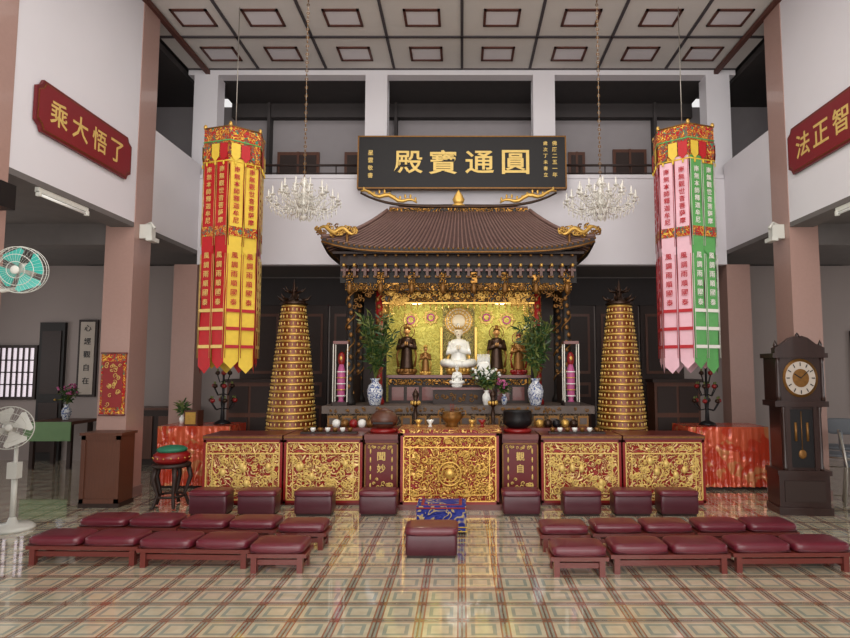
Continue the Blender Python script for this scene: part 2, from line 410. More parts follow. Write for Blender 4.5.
b.box(SX-1.62,SX+1.62,8.15,8.22,2.76,3.0,lac_m)
b.box(SX-1.55,SX+1.55,8.14,8.24,2.66,2.76,carve_gb)
b.box(SX-1.05,SX+1.05,8.26,8.34,2.50,2.7,carve_gb)
scrolls(b,frame((SX,8.26,2.6),(1,0,0),(0,0,1)),2.1,.18,60,.011,gold_m,.04,3)
b.box(SX-1.05,SX+1.05,8.24,8.3,2.485,2.505,gold_m)
scrolls(b,frame((SX,8.14,2.71),(1,0,0),(0,0,1)),3.0,.1,60,.010,golddk_m,.03,4)
for i in range(23):
    x=SX-1.54+i*.14
    b.box(x-.018,x+.018,7.98,8.16,2.96,3.0,golddk_m); b.box(x-.05,x+.05,8.05,8.14,2.91,2.94,wood_r); b.box(x-.018,x+.018,8.02,8.16,2.84,2.96,wood_b)
    b.box(x-.035,x+.035,8.09,8.16,2.83,2.855,golddk_m); b.sup((x,7.98,2.98),(.022,.022,.025),gold_m,nu=6,nv=4)
    b.cyl((x,7.98,3.11),(x,8.3,3.2),.018,golddk_m,n=5)
for i in range(8):
    x=SX-1.48+i*.423
    b.box(x-.045,x+.045,8.1,8.16,2.7,2.9,carve_gb); b.lathe([(.02,0),(.04,-.05),(.035,-.12),(.01,-.16)],x,8.1,golddk_m,8,z=2.76)
for i in range(24):
    x=SX-1.0+i*.087; L=.05+.05*abs(math.sin(i*.55)); b.tube([(x,8.28,2.49),(x,8.28,2.49-L)],[.014,.004],gold_m,5)
rc=(SX,8.55); ex,ey=1.78,.60; rx,ry=1.02,.06; z0,z1=3.2,3.84
def roofpt(side,u,t):
    hx=ex+(rx-ex)*t; hy=ey+(ry-ey)*t; z=z0+(z1-z0)*(t**1.25)+.14*(abs(u)**5)*(1-t)**2
    e=1+.03*(abs(u)**5)*(1-t)**2
    if side==0: return Vector((rc[0]+u*hx*e,rc[1]-hy*e,z))
    if side==2: return Vector((rc[0]-u*hx*e,rc[1]+hy,z))
    if side==1: return Vector((rc[0]+hx*e,rc[1]+u*hy,z))
    return Vector((rc[0]-hx*e,rc[1]-u*hy,z))
for side in range(4):
    nu,nt_=24,8; vs=[];fs=[]
    for j in range(nt_+1):
        for i in range(nu+1): vs.append(roofpt(side,-1+2*i/nu,j/nt_))
    for j in range(nt_):
        for i in range(nu): a=j*(nu+1)+i; fs.append((a,a+1,a+nu+2,a+nu+1))
    b.add(vs,fs,roofd_m,True)
    vs=[];fs=[]
    for i in range(nu+1):
        p=roofpt(side,-1+2*i/nu,0); vs+=[p+Vector((0,0,.01)),p-Vector((0,0,.07))]
    for i in range(nu): fs.append((2*i,2*i+1,2*i+3,2*i+2))
    b.add(vs,fs,wood_d)
    n={0:54,2:44,1:16,3:16}[side]
    for i in range(n+1):
        u=-1+2*i/n
        b.tube([roofpt(side,u,t/5)+Vector((0,0,.005)) for t in range(6)],.015,rooft_m,5)
        p=roofpt(side,u,0); b.sup((p.x,p.y,p.z),(.018,.018,.018),golddk_m,nu=6,nv=4)
b.box(rc[0]-ex+.08,rc[0]+ex-.08,rc[1]-ey+.06,rc[1]+ey-.04,z0-.06,z0-.03,wood_d)
b.tube([roofpt(0,-1+2*i/24,0)-Vector((0,.012,.05)) for i in range(25)],.014,golddk_m,5)
b.box(SX-1.0,SX+1.0,8.49,8.61,3.81,3.9,carve_gb)
b.tube([(SX+x*.1,8.55,3.91) for x in range(-10,11)],.03,rooft_m,8)
pts=[(SX+1.42*k/12,8.52,3.93+.2*abs(k/12)**4) for k in range(-12,13)]
b.tube(pts,[.015+.02*(1-abs(k/12)) for k in range(-12,13)],bronze_m,6)
for s in(-1,1):
    b.tube([(SX+s*(.6+.068*k),8.5,3.98+.03*math.sin(k*1.3)+.014*k) for k in range(13)],[.014+.018*math.sin(pi*k/12) for k in range(13)],gold_m,6)
    for k in range(11):
        b.sup((SX+s*(.62+.075*k),8.5,4.03+.014*k+.03*math.sin(k*1.3)),(.02,.012,.034),gold_m,nu=6,nv=4)
    b.tube([roofpt(0,s,t/8)+Vector((0,0,.03)) for t in range(9)],.028,rooft_m,6)
    cx=SX+s*1.50; R=random.Random(5)
    pts=[(cx+s*.032*k,7.97,3.44+.035*math.sin(k*.8)+.003*k) for k in range(-4,13)]
    b.tube(pts,[.014+.022*math.sin(pi*(k+4)/16) for k in range(-4,13)],gold_m,6)
    for k in range(40):
        q=R.uniform(-4,13); px_=cx+s*.032*q; pz=3.44+R.uniform(-.08,.1)*(1-abs(q-5)/12); a0=R.uniform(0,6)
        b.tube([(px_+.035*(1-.8*j/6)*math.cos(a0+j),7.96,pz+.035*(1-.8*j/6)*math.sin(a0+j)) for j in range(7)],.010,(gold_m,golddk_m)[k%2],4)
    b.cyl((cx,7.98,3.2),(cx,7.98,3.44),.02,golddk_m); b.cyl((cx+s*.2,7.98,3.22),(cx+s*.2,7.98,3.44),.016,golddk_m)
b.lathe([(.0,0),(.07,.02),(.09,.07),(.055,.14),(.02,.19),(0,.22)],SX,8.52,gold_m,10,z=3.96,sy=.4)
b.lathe([(.12,0),(.05,.04),(.0,.05)],SX,8.52,gold_m,10,z=3.94,sy=.4)
b.box(SX-1.46,SX+1.46,9.06,9.1,1.1,3.0,wood_d)
b.box(SX-1.08,SX+1.08,9.02,9.06,1.1,2.7,yel_m)
for s in(-1,1):
    b.box(SX+s*1.1-.05,SX+s*1.1+.05,8.3,9.05,2.3,2.66,carve_gb)
    for x,z,r in((s*.72,2.32,.10),(s*.42,2.36,.09)):
        b.ring((SX+x,9.0,z),r,.012,goldp_m,'y'); b.ring((SX+x,9.01,z),r*.55,.014,pinkf_m,'y')
        for k in range(8): b.sup((SX+x+r*1.2*math.cos(k*pi/4),9.0,z+r*1.2*math.sin(k*pi/4)),(.018,.01,.018),goldp_m,nu=6,nv=4)
b.box(SX-.27,SX-.24,8.9,9.0,1.5,2.2,gold_m);b.box(SX+.24,SX+.27,8.9,9.0,1.5,2.2,gold_m)
b.box(SX-.24,SX+.24,8.985,9.01,1.5,2.5,nichb_m)
b.lathe([(.20,0),(.20,.02)],0,0,ivory_m,32,M=frame((SX,8.98,2.3),(1,0,0),(0,0,1)))
for r in(.20,.16,.11): b.ring((SX,8.955,2.3),r,.010,gold_m,'y',n=32)
for k in range(20):
    a=k*pi/10; b.tube([(SX+.12*math.cos(a),8.955,2.3+.12*math.sin(a)),(SX+.24*math.cos(a),8.955,2.3+.24*math.sin(a))],[.010,.004],goldp_m,4)
b.obj('shrine_pavilion')
b=MB()
b.box(SX-1.0,SX+1.0,8.62,8.98,1.1,1.46,wood_d); b.box(SX-1.03,SX+1.03,8.58,8.99,1.46,1.5,wood_r)
b.box(SX-1.0,SX+1.0,8.6,8.63,1.36,1.44,carve_gb)
for i in range(9): b.box(SX-.95+i*.215,SX-.95+i*.215+.17,8.6,8.63,1.14,1.33,wood_r)
b.obj('inner_altar_table')
b=MB(); b.box(SX-.35,SX+.35,8.38,8.56,1.1,1.3,wood_d); b.box(SX-.38,SX+.38,8.36,8.56,1.3,1.33,wood_r)
scrolls(b,frame((SX,8.38,1.2),(1,0,0),(0,0,1)),.68,.16,16,.008,golddk_m,.035,6)
b.obj('offering_stand')
# ---------------------------------------------------------------- figures
def statue(name,x,y,z,h,robe,skin,trim,halo=True,seated=False):
    b=MB(); u=h
    b.lathe([(.0,0),(.17*u,.0),(.2*u,.03*u),(.16*u,.06*u),(.19*u,.1*u),(.15*u,.12*u)],x,y,trim,14,z=z)
    for k in range(12):
        a=k*pi/6; b.sup((x+.18*u*math.cos(a),y+.18*u*math.sin(a),z+.08*u),(.04*u,.04*u,.05*u),trim,nu=6,nv=5)
    z+=.11*u
    if seated:
        b.sup((x,y-.02*u,z+.07*u),(.26*u,.2*u,.08*u),robe,.8,1)
        for s in(-1,1):
            b.tube([(x+s*.09*u,y,z+.08*u),(x+s*.24*u,y-.1*u,z+.09*u),(x+s*.05*u,y-.2*u,z+.07*u)],[.08*u,.075*u,.05*u],robe,8)
        pr=[(.15,.05),(.14,.15),(.125,.25),(.15,.38),(.16,.43),(.12,.48),(.05,.5)]; top=.5
    else:
        pr=[(.15,0),(.14,.05),(.12,.2),(.115,.34),(.1,.42),(.12,.52),(.135,.6),(.11,.65),(.045,.67)]; top=.67
    b.lathe([(r*u,q*u) for r,q in pr],x,y,robe,16,sy=.7,z=z)
    for s in(-1,1):
        sh=(x+s*.125*u,y,z+(top-.06)*u); el=(x+s*.17*u,y-.04*u,z+(top-.24)*u); hd=(x+s*.02*u,y-.12*u,z+(top-.17)*u)
        b.tube([sh,el,hd],[.05*u,.055*u,.06*u],robe,8); b.sup((hd[0],hd[1]-.03*u,hd[2]+.02*u),(.018*u,.02*u,.045*u),skin,nu=8,nv=5)
        b.tube([(x+s*.15*u,y-.03*u,z+(top-.22)*u),(x+s*.2*u,y-.05*u,z+(top-.4)*u),(x+s*.16*u,y-.04*u,z+.05*u)],[.03*u,.018*u,.03*u],trim,6)
    b.lathe([(.035*u,0),(.035*u,.06*u)],x,y,skin,8,z=z+(top-.01)*u)
    hz=z+(top+.11)*u
    b.sup((x,y-.005*u,hz),(.062*u,.07*u,.085*u),skin,nu=14,nv=9)
    hair=black_m if robe not in (white_m,ivory_m) else robe
    b.sup((x,y+.015*u,hz+.025*u),(.07*u,.072*u,.08*u),hair,nu=12,nv=7)
    b.sup((x,y-.075*u,hz-.01*u),(.01*u,.014*u,.022*u),skin,nu=6,nv=4)
    for s in(-1,1):
        b.sup((x+s*.026*u,y-.066*u,hz+.008*u),(.013*u,.006*u,.005*u),black_m,nu=6,nv=4)
        b.sup((x+s*.064*u,y,hz-.01*u),(.01*u,.015*u,.035*u),skin,nu=6,nv=4)
    b.sup((x,y-.068*u,hz-.04*u),(.016*u,.006*u,.005*u),red_m,nu=6,nv=4)
    for k in range(5):
        a=-pi/2+(k-2)*.5; b.tube([(x+.06*u*math.cos(a),y+.06*u*math.sin(a),hz+.05*u),(x+.075*u*math.cos(a),y+.075*u*math.sin(a),hz+(.13-.015*abs(k-2))*u)],[.02*u,.003*u],trim,6)
    b.sup((x,y,hz+.11*u),(.035*u,.035*u,.05*u),trim if robe!=white_m else robe,nu=8,nv=5)
    if halo: b.ring((x,y+.08*u,hz),.15*u,.01*u,trim,'y')
    return b.obj(name)
statue('guanyin_statue',SX,8.78,1.5,.86,white_m,ivory_m,gold_m,seated=True,halo=False)
statue('white_guanyin_statuette',SX-.02,8.46,1.33,.36,white_m,white_m,white_m,seated=True,halo=False)
statue('guardian_statue',SX-.76,8.82,1.5,.72,bronze_m,skin_m,golddk_m)
statue('guardian_statue',SX+.56,8.84,1.5,.70,bronze_m,skin_m,golddk_m)
statue('attendant_statuette',SX-.48,8.74,1.5,.42,golddk_m,skin_m,gold_m)
statue('attendant_statuette',SX+.88,8.80,1.5,.6,golddk_m,skin_m,red_m)
b=MB()
b.sup((SX+.36,8.66,1.6),(.10,.04,.1),white_m,.6,.6)
for k in range(9):
    b.tube([(SX+.28+.02*k,8.65,1.62),(SX+.28+.02*k,8.64,1.8)],[.018,.006],white_m,5)
b.obj('white_coral_ornament')
# ---------------------------------------------------------------- vases & plants
def plant(name,x,y,z,h,sp,vh,mat,nst=16,flower=None,seed=1,vm=bluew_m,leafn=14,up=.9,ls=1,wv=.011):
    R=random.Random(seed); b=MB()
    b.lathe([(vh*r,vh*q) for r,q in((.16,0),(.2,.03),(.28,.35),(.3,.55),(.24,.75),(.13,.85),(.13,.92),(.2,1))],x,y,vm,16,z=z)
    zt=z+vh*.95
    for i in range(nst):
        a=R.uniform(0,2*pi); rr=R.uniform(.1,1)*sp; hh=h*R.uniform(.55,1)
        ex_,ey_=x+rr*math.cos(a),y+rr*math.sin(a)*.6
        pts=[Vector((x,y,zt)).lerp(Vector((ex_,ey_,zt+hh)),t/4)+Vector((0,0,.06*math.sin(pi*t/4))) for t in range(5)]
        b.tube(pts,.005,leaf2_m,4)
        for k in range(leafn):
            t=R.uniform(.25,1); p=pts[0].lerp(pts[4],t); d=Vector((R.uniform(-1,1),R.uniform(-1,1)*.7,R.uniform(-.6,up))).normalized()*R.uniform(.06,.13)*ls
            sd=d.cross(Vector((R.uniform(-1,1),R.uniform(-1,1),R.uniform(-1,1)))).normalized()*wv
            b.add([p,p+d*.5+sd,p+d,p+d*.5-sd],[(0,1,2,3)],R.choice((mat,mat,leaf2_m)))
        if flower:
            for k in range(3):
                p=pts[4]+Vector((R.uniform(-.03,.03),R.uniform(-.03,.03),R.uniform(-.04,.02)))
                b.sup(p,(.022,.015,.02),flower,nu=6,nv=4)
    return b.obj(name)
plant('bamboo_vase',-1.17,8.12,1.1,.92,.27,.36,leaf_m,24,seed=2,leafn=26,ls=1.25,wv=.014)
plant('bamboo_vase',.99,8.12,1.1,.92,.28,.36,leaf_m,24,seed=3,leafn=26,ls=1.25,wv=.014)
plant('orchid_pot',.33,8.12,1.1,.3,.18,.2,leaf_m,18,flower=white_m,seed=4,vm=white_m,wv=.018)
plant('flower_vase',.58,8.3,1.1,.2,.11,.14,leaf_m,10,flower=pinkf_m,seed=5)
def case(x,y):
    b=MB(); z=1.1
    b.box(x-.1,x+.1,y-.08,y+.08,z,z+.05,wood_d); b.box(x-.1,x+.1,y-.08,y+.08,z+.82,z+.86,wood_r)
    for sx in(-1,1):
        for sy in(-1,1): b.box(x+sx*.095-.006,x+sx*.095+.006,y+sy*.075-.006,y+sy*.075+.006,z+.05,z+.82,silver_m)
    b.lathe([(.05,0),(.03,.03),(.05,.1),(.055,.4),(.03,.5)],x,y,pinkf_m,10,z=z+.05)
    b.sup((x,y,z+.62),(.05,.04,.1),red_m); b.sup((x,y-.045,z+.63),(.02,.01,.03),gold_m)
    for k in range(5): b.ring((x,y,z+.13+k*.08),.056,.008,(white_m,gold_m)[k%2])
    return b.obj('glass_offering_case')
case(-1.62,8.09); case(1.46,8.09)
# ---------------------------------------------------------------- altar tables in front
def altar_panel(b,x0,x1,y,z0,z1,mat,gm,seed,nsc=70,med=False):
    w=x1-x0;h=z1-z0;cx=(x0+x1)/2;cz=(z0+z1)/2
    b.box(x0,x1,y,y+.03,z0,z1,mat)
    t=.03
    for a,c,e,f in((x0,x1,z0,z0+t),(x0,x1,z1-t,z1),(x0,x0+t,z0,z1),(x1-t,x1,z0,z1)): b.box(a,c,y-.02,y+.02,e,f,red_m)
    for a,c,e,f in((x0+t,x1-t,z0+t,z0+t+.012),(x0+t,x1-t,z1-t-.012,z1-t),(x0+t,x0+t+.012,z0+t,z1-t),(x1-t-.012,x1-t,z0+t,z1-t)): b.box(a,c,y-.02,y+.01,e,f,gm)
    b.box(x0+t,x1-t,y-.015,y+.01,z1-.17,z1-.155,gm)
    b.box(x0+.1,x0+.112,y-.012,y+.01,z0+.05,z1-.17,gm); b.box(x1-.112,x1-.1,y-.012,y+.01,z0+.05,z1-.17,gm); b.box(x0+.1,x1-.1,y-.012,y+.01,z0+.1,z0+.11,gm)
    M=frame((cx,y,cz-.04),(1,0,0),(0,0,1)); scrolls(b,M,w-.08,h-.2,nsc,.010,gm,.05,seed)
    scrolls(b,frame((cx,y,z1-.1),(1,0,0),(0,0,1)),w-.08,.11,int(nsc/3),.008,gm,.028,seed+50)
    if med:
        b.ring((cx,y-.015,cz-.06),.13,.012,gm,'y'); b.ring((cx,y-.015,cz-.06),.09,.009,gm,'y')
        b.sup((cx,y-.01,cz-.06),(.06,.03,.06),gm)
        for k in range(16):
            a=k*pi/8; b.sup((cx+.17*math.cos(a),y-.01,cz-.06+.17*math.sin(a)),(.02,.015,.02),gm,nu=6,nv=4)
    else:
        R=random.Random(seed*9)
        for k in range(5): b.sup((x0+w*R.uniform(.15,.85),y-.01,z0+h*R.uniform(.2,.7)),(.035,.02,.045),gm,nu=8,nv=6)
b=MB(); b.box(-.69,.41,6.98,7.5,.05,.86,red_m); b.box(-.73,.45,6.92,7.52,.86,.90,carve_gr)
altar_panel(b,-.70,.42,6.95,.06,.86,carve_gr,gold_m,11,105,True)
b.box(-.73,.45,6.93,7.5,0,.06,wood_r); b.obj('carved_altar_table')
def stable(x0,x1,seed):
    b=MB(); b.box(x0+.01,x1-.01,7.2,7.68,.0,.76,red_m); b.box(x0,x1,7.13,7.69,.76,.81,wood_r)
    b.box(x0,x1,7.12,7.14,.78,.8,golddk_m)
    altar_panel(b,x0,x1,7.17,.03,.76,carve_gw,goldp_m,seed,66); b.obj('gilded_altar_table')
stable(-3.04,-2.11,21);stable(-2.09,-1.17,22);stable(.93,1.87,23);stable(1.89,2.85,24)
def pedestal(x0,x1,chs):
    b=MB(); b.box(x0,x1,7.2,7.66,0,.76,mar_m); b.box(x0-.0,x1+.0,7.15,7.68,.76,.82,wood_r)
    for a,c,e,f in((x0,x1,.03,.045),(x0,x1,.7,.715),(x0,x0+.015,.03,.715),(x1-.015,x1,.03,.715)): b.box(a,c,7.185,7.2,e,f,golddk_m)
    for k,ch in enumerate(chs): b.text(ch,frame(((x0+x1)/2,7.19,.56-k*.14),(1,0,0),(0,0,1)),.10,goldp_m)
    for sx in(x0+.07,x1-.07):
        for k in range(6): b.sup((sx,7.195,.12+k*.1),(.012,.006,.035),goldp_m,nu=6,nv=4)
    scrolls(b,frame(((x0+x1)/2,7.195,.2),(1,0,0),(0,0,1)),x1-x0-.1,.26,30,.007,goldp_m,.03,5)
    scrolls(b,frame(((x0+x1)/2,7.195,.67),(1,0,0),(0,0,1)),x1-x0-.06,.07,12,.005,goldp_m,.02,6)
    b.obj('calligraphy_pedestal')
pedestal(-1.15,-.755,'聞妙'); pedestal(.475,.9,'觀自')
b=MB(); b.box(-1.7,1.6,7.72,7.93,0,.8,wood_d); b.box(-1.75,1.65,7.7,7.95,.8,.84,wood_r)
scrolls(b,frame((SX,7.72,.6),(1,0,0),(0,0,1)),3.0,.2,40,.012,golddk_m,.05,9)
b.obj('offering_table')
def foil(x0,x1,y0,y1):
    b=MB(); h=.82
    n=60; vs=[];fs=[]
    b.box(x0+.03,x1-.03,y0+.03,y1-.03,.0,h-.02,wood_d)
    b.box(x0,x1,y0,y1,h-.02,h,plast_m)
    for i in range(n+1):
        x=x0+(x1-x0)*i/n; w=.018*math.sin(i*1.3)+.012*math.sin(i*.5)
        vs+=[(x,y0,h),(x,y0+w*.5,h*.5),(x,y0-.01+w,.04)]
    for i in range(n): a=3*i; fs+=[(a,a+1,a+4,a+3),(a+1,a+2,a+5,a+4)]
    b.add(vs,fs,plast_m,True)
    for xx in(x0,x1): b.box(xx-.005,xx+.005,y0,y1,.04,h,plast_m)
    b.obj('cloth_covered_table')
foil(-4.08,-3.12,8.15,8.75); foil(3.0,4.06,8.05,8.65)
def darkcab(x0,x1):
    b=MB(); b.box(x0,x1,9.25,9.6,.05,1.38,wood_b); b.box(x0-.03,x1+.03,9.22,9.62,1.38,1.43,wood_d); b.box(x0-.02,x1+.02,9.23,9.61,0,.07,wood_d)
    m=(x0+x1)/2
    for a,c in((x0+.04,m-.02),(m+.02,x1-.04)):
        b.box(a,c,9.235,9.25,.12,.85,wood_d); b.box(a,c,9.235,9.25,.92,1.32,wood_d); b.sup((c-.05,9.23,.6),(.012,.012,.012),gold_m,nu=6,nv=4)
    b.obj('wooden_side_cabinet')
darkcab(-3.6,-2.9); darkcab(2.95,3.65)
# ---------------------------------------------------------------- pagoda towers
def pagoda(x,y):
    b=MB(); z0,z1=.62,2.47; n=19
    b.lathe([(.44,0),(.44,.08),(.36,.12),(.34,.2),(.34,.42),(.42,.5),(.44,.56),(.38,.62)],x,y,wood_b,8,sm=False)
    for k in range(8): b.box(-.1,.1,-.36,-.33,.16,.42,golddk_m,M=Matrix.Translation((x,y,0))@Matrix.Rotation(k*pi/4,4,'Z'))
    for i in range(n):
        t=i/n; r=.35-(.35-.16)*t**1.25; r2=.35-(.35-.16)*((i+1)/n)**1.25; z=z0+(z1-z0)*t; dz=(z1-z0)/n
        b.lathe([(r*.96,0),(r*.93,dz*.66)],x,y,amber_m,28,z=z,cap=False)
        b.lathe([(r*.93,dz*.66),(r*1.0,dz*.72),(r*1.0,dz*.86),(r2*.96,dz)],x,y,gold_m,28,z=z,cap=False)
        m=int(30-12*t)
        for k in range(m):
            a=2*pi*(k+.5*(i%2))/m
            b.sup((x+r*.95*math.cos(a),y+r*.95*math.sin(a),z+dz*.32),(.012,.012,dz*.24),goldp_m,nu=5,nv=4)
    b.lathe([(.17,0),(.2,.02),(.12,.08),(.05,.12),(.04,.18),(.015,.3),(0,.38)],x,y,bronze_m,12,z=z1)
    for k in range(6):
        a=k*pi/3; b.tube([(x+.1*math.cos(a),y+.1*math.sin(a),z1+.06),(x+.2*math.cos(a),y+.2*math.sin(a),z1+.09),(x+.24*math.cos(a),y+.24*math.sin(a),z1+.14)],[.03,.02,.004],bronze_m,5)
        b.tube([(x,y,z1+.18),(x+.12*math.cos(a),y+.12*math.sin(a),z1+.2),(x+.16*math.cos(a),y+.16*math.sin(a),z1+.25)],[.02,.014,.004],bronze_m,5)
    b.obj('pagoda_lamp_tower')
pagoda(-2.35,8.35); pagoda(2.2,8.35)
# ---------------------------------------------------------------- banners
def banner(x,y,rot,cols,zt):
    b=MB(); R=.40
    b.cyl((x,y,zt),(x,y,CZ-.03),.006,silver_m,n=6)
    b.lathe([(R*.9,0),(R*.98,-.03),(R*.98,-.22),(R*.96,-.5)],x,y,carve_rb,6,sm=False,z=zt,ph=rot)
    for z,mm in((zt-.02,golddk_m),(zt-.2,stripg),(zt-.24,golddk_m),(zt-.46,stripy)):
        b.ring((x,y,z),R*.98,.010,mm,n=6,m=5,M=Matrix.Translation((x,y,0))@Matrix.Rotation(rot,4,'Z')@Matrix.Translation((-x,-y,0)))
    for k in range(6):
        a0=rot+k*pi/3; a1=a0+pi/3
        p0=Vector((x+R*.95*math.cos(a0),y+R*.95*math.sin(a0),0)); p1=Vector((x+R*.95*math.cos(a1),y+R*.95*math.sin(a1),0))
        mid=(p0+p1)/2; r=(p1-p0).normalized(); out=(mid-Vector((x,y,0))).normalized()
        cm,tm=cols[k]; L=(p1-p0).length
        for q in range(2):
            c=mid+r*((q-.5)*L*.5); w=L*.235
            segs=((zt-.42,3.05,0),(3.2,1.62+.06*((k+q)%2),-.012))
            for (za,zb,off) in segs:
                vs=[];fs=[];n=8
                for i in range(n+1):
                    z=za+(zb-za)*i/n; sway=.012*math.sin(i*1.1+k+q*2)+off
                    for sx in(-1,1): vs.append(c+r*(sx*w)+out*sway+Vector((0,0,z)))
                for i in range(n): fs.append((2*i,2*i+1,2*i+3,2*i+2))
                vs.append(c+out*off+Vector((0,0,zb-.09))); fs.append((2*n,2*n+1,2*n+2))
                b.add(vs,fs,cm,True)
            for z in(3.22,2.28,2.06,1.84):
                o=c+out*.016; hh=.12 if z>3 else .04; b.add([o+r*(-w*.95)+Vector((0,0,z)),o+r*(w*.95)+Vector((0,0,z)),o+r*(w*.95)+Vector((0,0,z+hh)),o+r*(-w*.95)+Vector((0,0,z+hh))],[(0,1,2,3)],carve_rb if z>3 else tm)
            for sx in(-1,1):
                for za,zb in((zt-.45,3.1),(3.0,1.72)): b.cyl(c+r*(sx*w*.93)+out*.012+Vector((0,0,za)),c+r*(sx*w*.93)+out*.012+Vector((0,0,zb)),.004,tm,n=3)
            if out.y<.3:
                s1='南無本師釋迦牟尼' if q==0 else '南無觀世音菩薩摩'
                for i,ch in enumerate(s1):
                    b.text(ch,frame(c+out*.016+Vector((0,0,4.06-i*.092)),r,(0,0,1)),.075,tm)
                for i,ch in enumerate('風調雨順國泰'):
                    b.text(ch,frame(c+out*.016+Vector((0,0,2.98-i*.115)),r,(0,0,1)),.08,tm)
        for q in range(3):
            c=mid+r*((q-1)*L*.33)+out*.03
            z=zt-.40; w=L*.15
            b.add([c-r*w+Vector((0,0,z+.16)),c+r*w+Vector((0,0,z+.16)),c+r*w+Vector((0,0,z)),c+Vector((0,0,z-.07)),c-r*w+Vector((0,0,z))],[(0,1,2,3,4)],(carve_rb,stripy,stripr)[(q+k)%3])
            b.sup(c+Vector((0,0,z-.09)),(.012,.012,.03),stripy,nu=6,nv=4)
        b.sup(p0+Vector((0,0,zt)),(.025,.025,.04),gold_m,nu=6,nv=4)
    return b.obj('hexagonal_prayer_banner')
D=math.radians
cr=(stripr,goldp_m);cy=(stripy,redt);cp=(stripp,redt);cg=(stripg,silvt)
banner(-2.95,7.6,D(-138),[cr,cy,cr,cr,cy,cr],4.62)
banner(2.87,7.6,D(-160),[cp,cg,cg,cp,cp,cp],4.65)
# ---------------------------------------------------------------- chandeliers
def chandelier(x,y):
    b=MB(); z=3.5
    for k in range(44):
        zz=z+.45+k*(CZ-.05-z-.45)/44
        b.ring((x,y,zz+.028),.016,.005,golddk_m,'y' if k%2 else 'x',n=8,m=4)
    b.cyl((x,y,z+.3),(x,y,CZ-.02),.004,silver_m,n=5)
    b.lathe([(.0,0),(.03,.01),(.02,.05),(.06,.1),(.08,.14),(.03,.2),(.05,.26),(.02,.34),(.06,.38),(.02,.44),(.01,.48)],x,y,crys_m,12,z=z)
    b.lathe([(.0,0),(.04,.03),(.05,.06),(.0,.08)],x,y,crys_m,10,z=z-.09)
    def drop(p,s=1):
        b.add([p+Vector((0,0,0)),p+Vector((.009*s,0,-.02*s)),p+Vector((0,.009*s,-.02*s)),p+Vector((-.009*s,0,-.02*s)),p+Vector((0,-.009*s,-.02*s)),p+Vector((0,0,-.05*s))],[(0,1,2),(0,2,3),(0,3,4),(0,4,1),(5,2,1),(5,3,2),(5,4,3),(5,1,4)],crys_m)
    for tier,(rr,n,zc) in enumerate(((.42,16,.12),(.27,10,.25))):
        for k in range(n):
            a=2*pi*k/n+tier*.2; ca,sa=math.cos(a),math.sin(a)
            P=lambda r,h:Vector((x+r*ca,y+r*sa,z+h))
            b.tube([P(.04,zc),P(rr*.35,zc-.07),P(rr*.7,zc-.08),P(rr*.95,zc-.02),P(rr,zc+.03)],.0065,crys_m,5)
            b.lathe([(.008,0),(.035,.015),(.038,.022),(.012,.024),(.012,.09),(.004,.12)],x+rr*ca,y+rr*sa,crys_m,8,z=z+zc+.03)
            for j in range(5):
                q=P(rr+.035*math.cos(j*1.26),zc+.035); q.x+=.03*math.sin(j*1.26); drop(q,.9)
            for j in range(7):
                t=j/6; q=P(rr*(.2+.75*t),zc-.05-.06*math.sin(pi*t)); drop(q,1.1)
            for j in range(6):
                t=j/5; q=P(.03+rr*t*.9,zc+.2-(.18*t)-.05*math.sin(pi*t)); drop(q,.8)
    for k in range(30):
        a=k*.7; drop(Vector((x+.09*math.cos(a),y+.09*math.sin(a),z+.06-.003*k)),1)
    b.obj('crystal_chandelier')
chandelier(-1.96,7.3); chandelier(1.72,7.3)
# ---------------------------------------------------------------- kneelers
def pad(b,cx,cy,z,w,d,h,mt=maroon_m):
    b.sup((cx,cy,z+h/2),(w/2,d/2,h/2),mt,.42,.28,28,9)
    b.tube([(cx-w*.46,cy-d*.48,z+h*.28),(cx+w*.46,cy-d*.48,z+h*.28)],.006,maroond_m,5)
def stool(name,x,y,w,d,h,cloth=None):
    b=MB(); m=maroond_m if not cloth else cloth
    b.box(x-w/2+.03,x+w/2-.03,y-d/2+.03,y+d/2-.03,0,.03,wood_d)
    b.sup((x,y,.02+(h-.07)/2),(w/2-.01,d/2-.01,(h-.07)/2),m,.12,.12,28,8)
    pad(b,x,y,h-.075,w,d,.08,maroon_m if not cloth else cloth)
    b.sup((x,y,h),(.012,.012,.006),maroond_m,nu=6,nv=4)
    if cloth:
        n=24;vs=[];fs=[]
        loop=[]
        for i in range(n): loop.append((-w/2+w*i/n,-d/2))
        for i in range(n): loop.append((w/2,-d/2+d*i/n))
        for i in range(n): loop.append((w/2-w*i/n,d/2))
        for i in range(n): loop.append((-w/2,d/2-d*i/n))
        T=len(loop)
        for i,(px_,py_) in enumerate(loop):
            e=1.02+.012*math.sin(i*1.7); vs+=[(x+px_*1.0,y+py_*1.0,h-.01),(x+px_*e,y+py_*e,.02)]
        for i in range(T): j=(i+1)%T; fs.append((2*i,2*j,2*j+1,2*i+1))
        b.add(vs,fs,cloth,True); b.box(x-w/2,x+w/2,y-d/2,y+d/2,h-.012,h+.008,cloth)
        b.box(x-w/2+.04,x+w/2-.04,y-d/2+.04,y+d/2-.04,h+.008,h+.012,redp_m); b.box(x-w/2+.07,x+w/2-.07,y-d/2+.07,y+d/2-.07,h+.012,h+.016,cloth)
        for e in(.03,.07): b.tube([(x-w/2-.008,y-d/2-.008,e),(x+w/2+.008,y-d/2-.008,e)],.005,stripy,5)
        b.tube([(x-w/2,y-d/2-.006,h-.01),(x+w/2,y-d/2-.006,h-.01)],.008,redp_m,5)
    return b.obj(name)
for px in(211,259,315,379,521,581,631,677):
    stool('kneeling_stool',(px-462)*.0110,6.76,.43,.26,.27)
stool('kneeling_stool',-.26,5.35,.46,.34,.25)
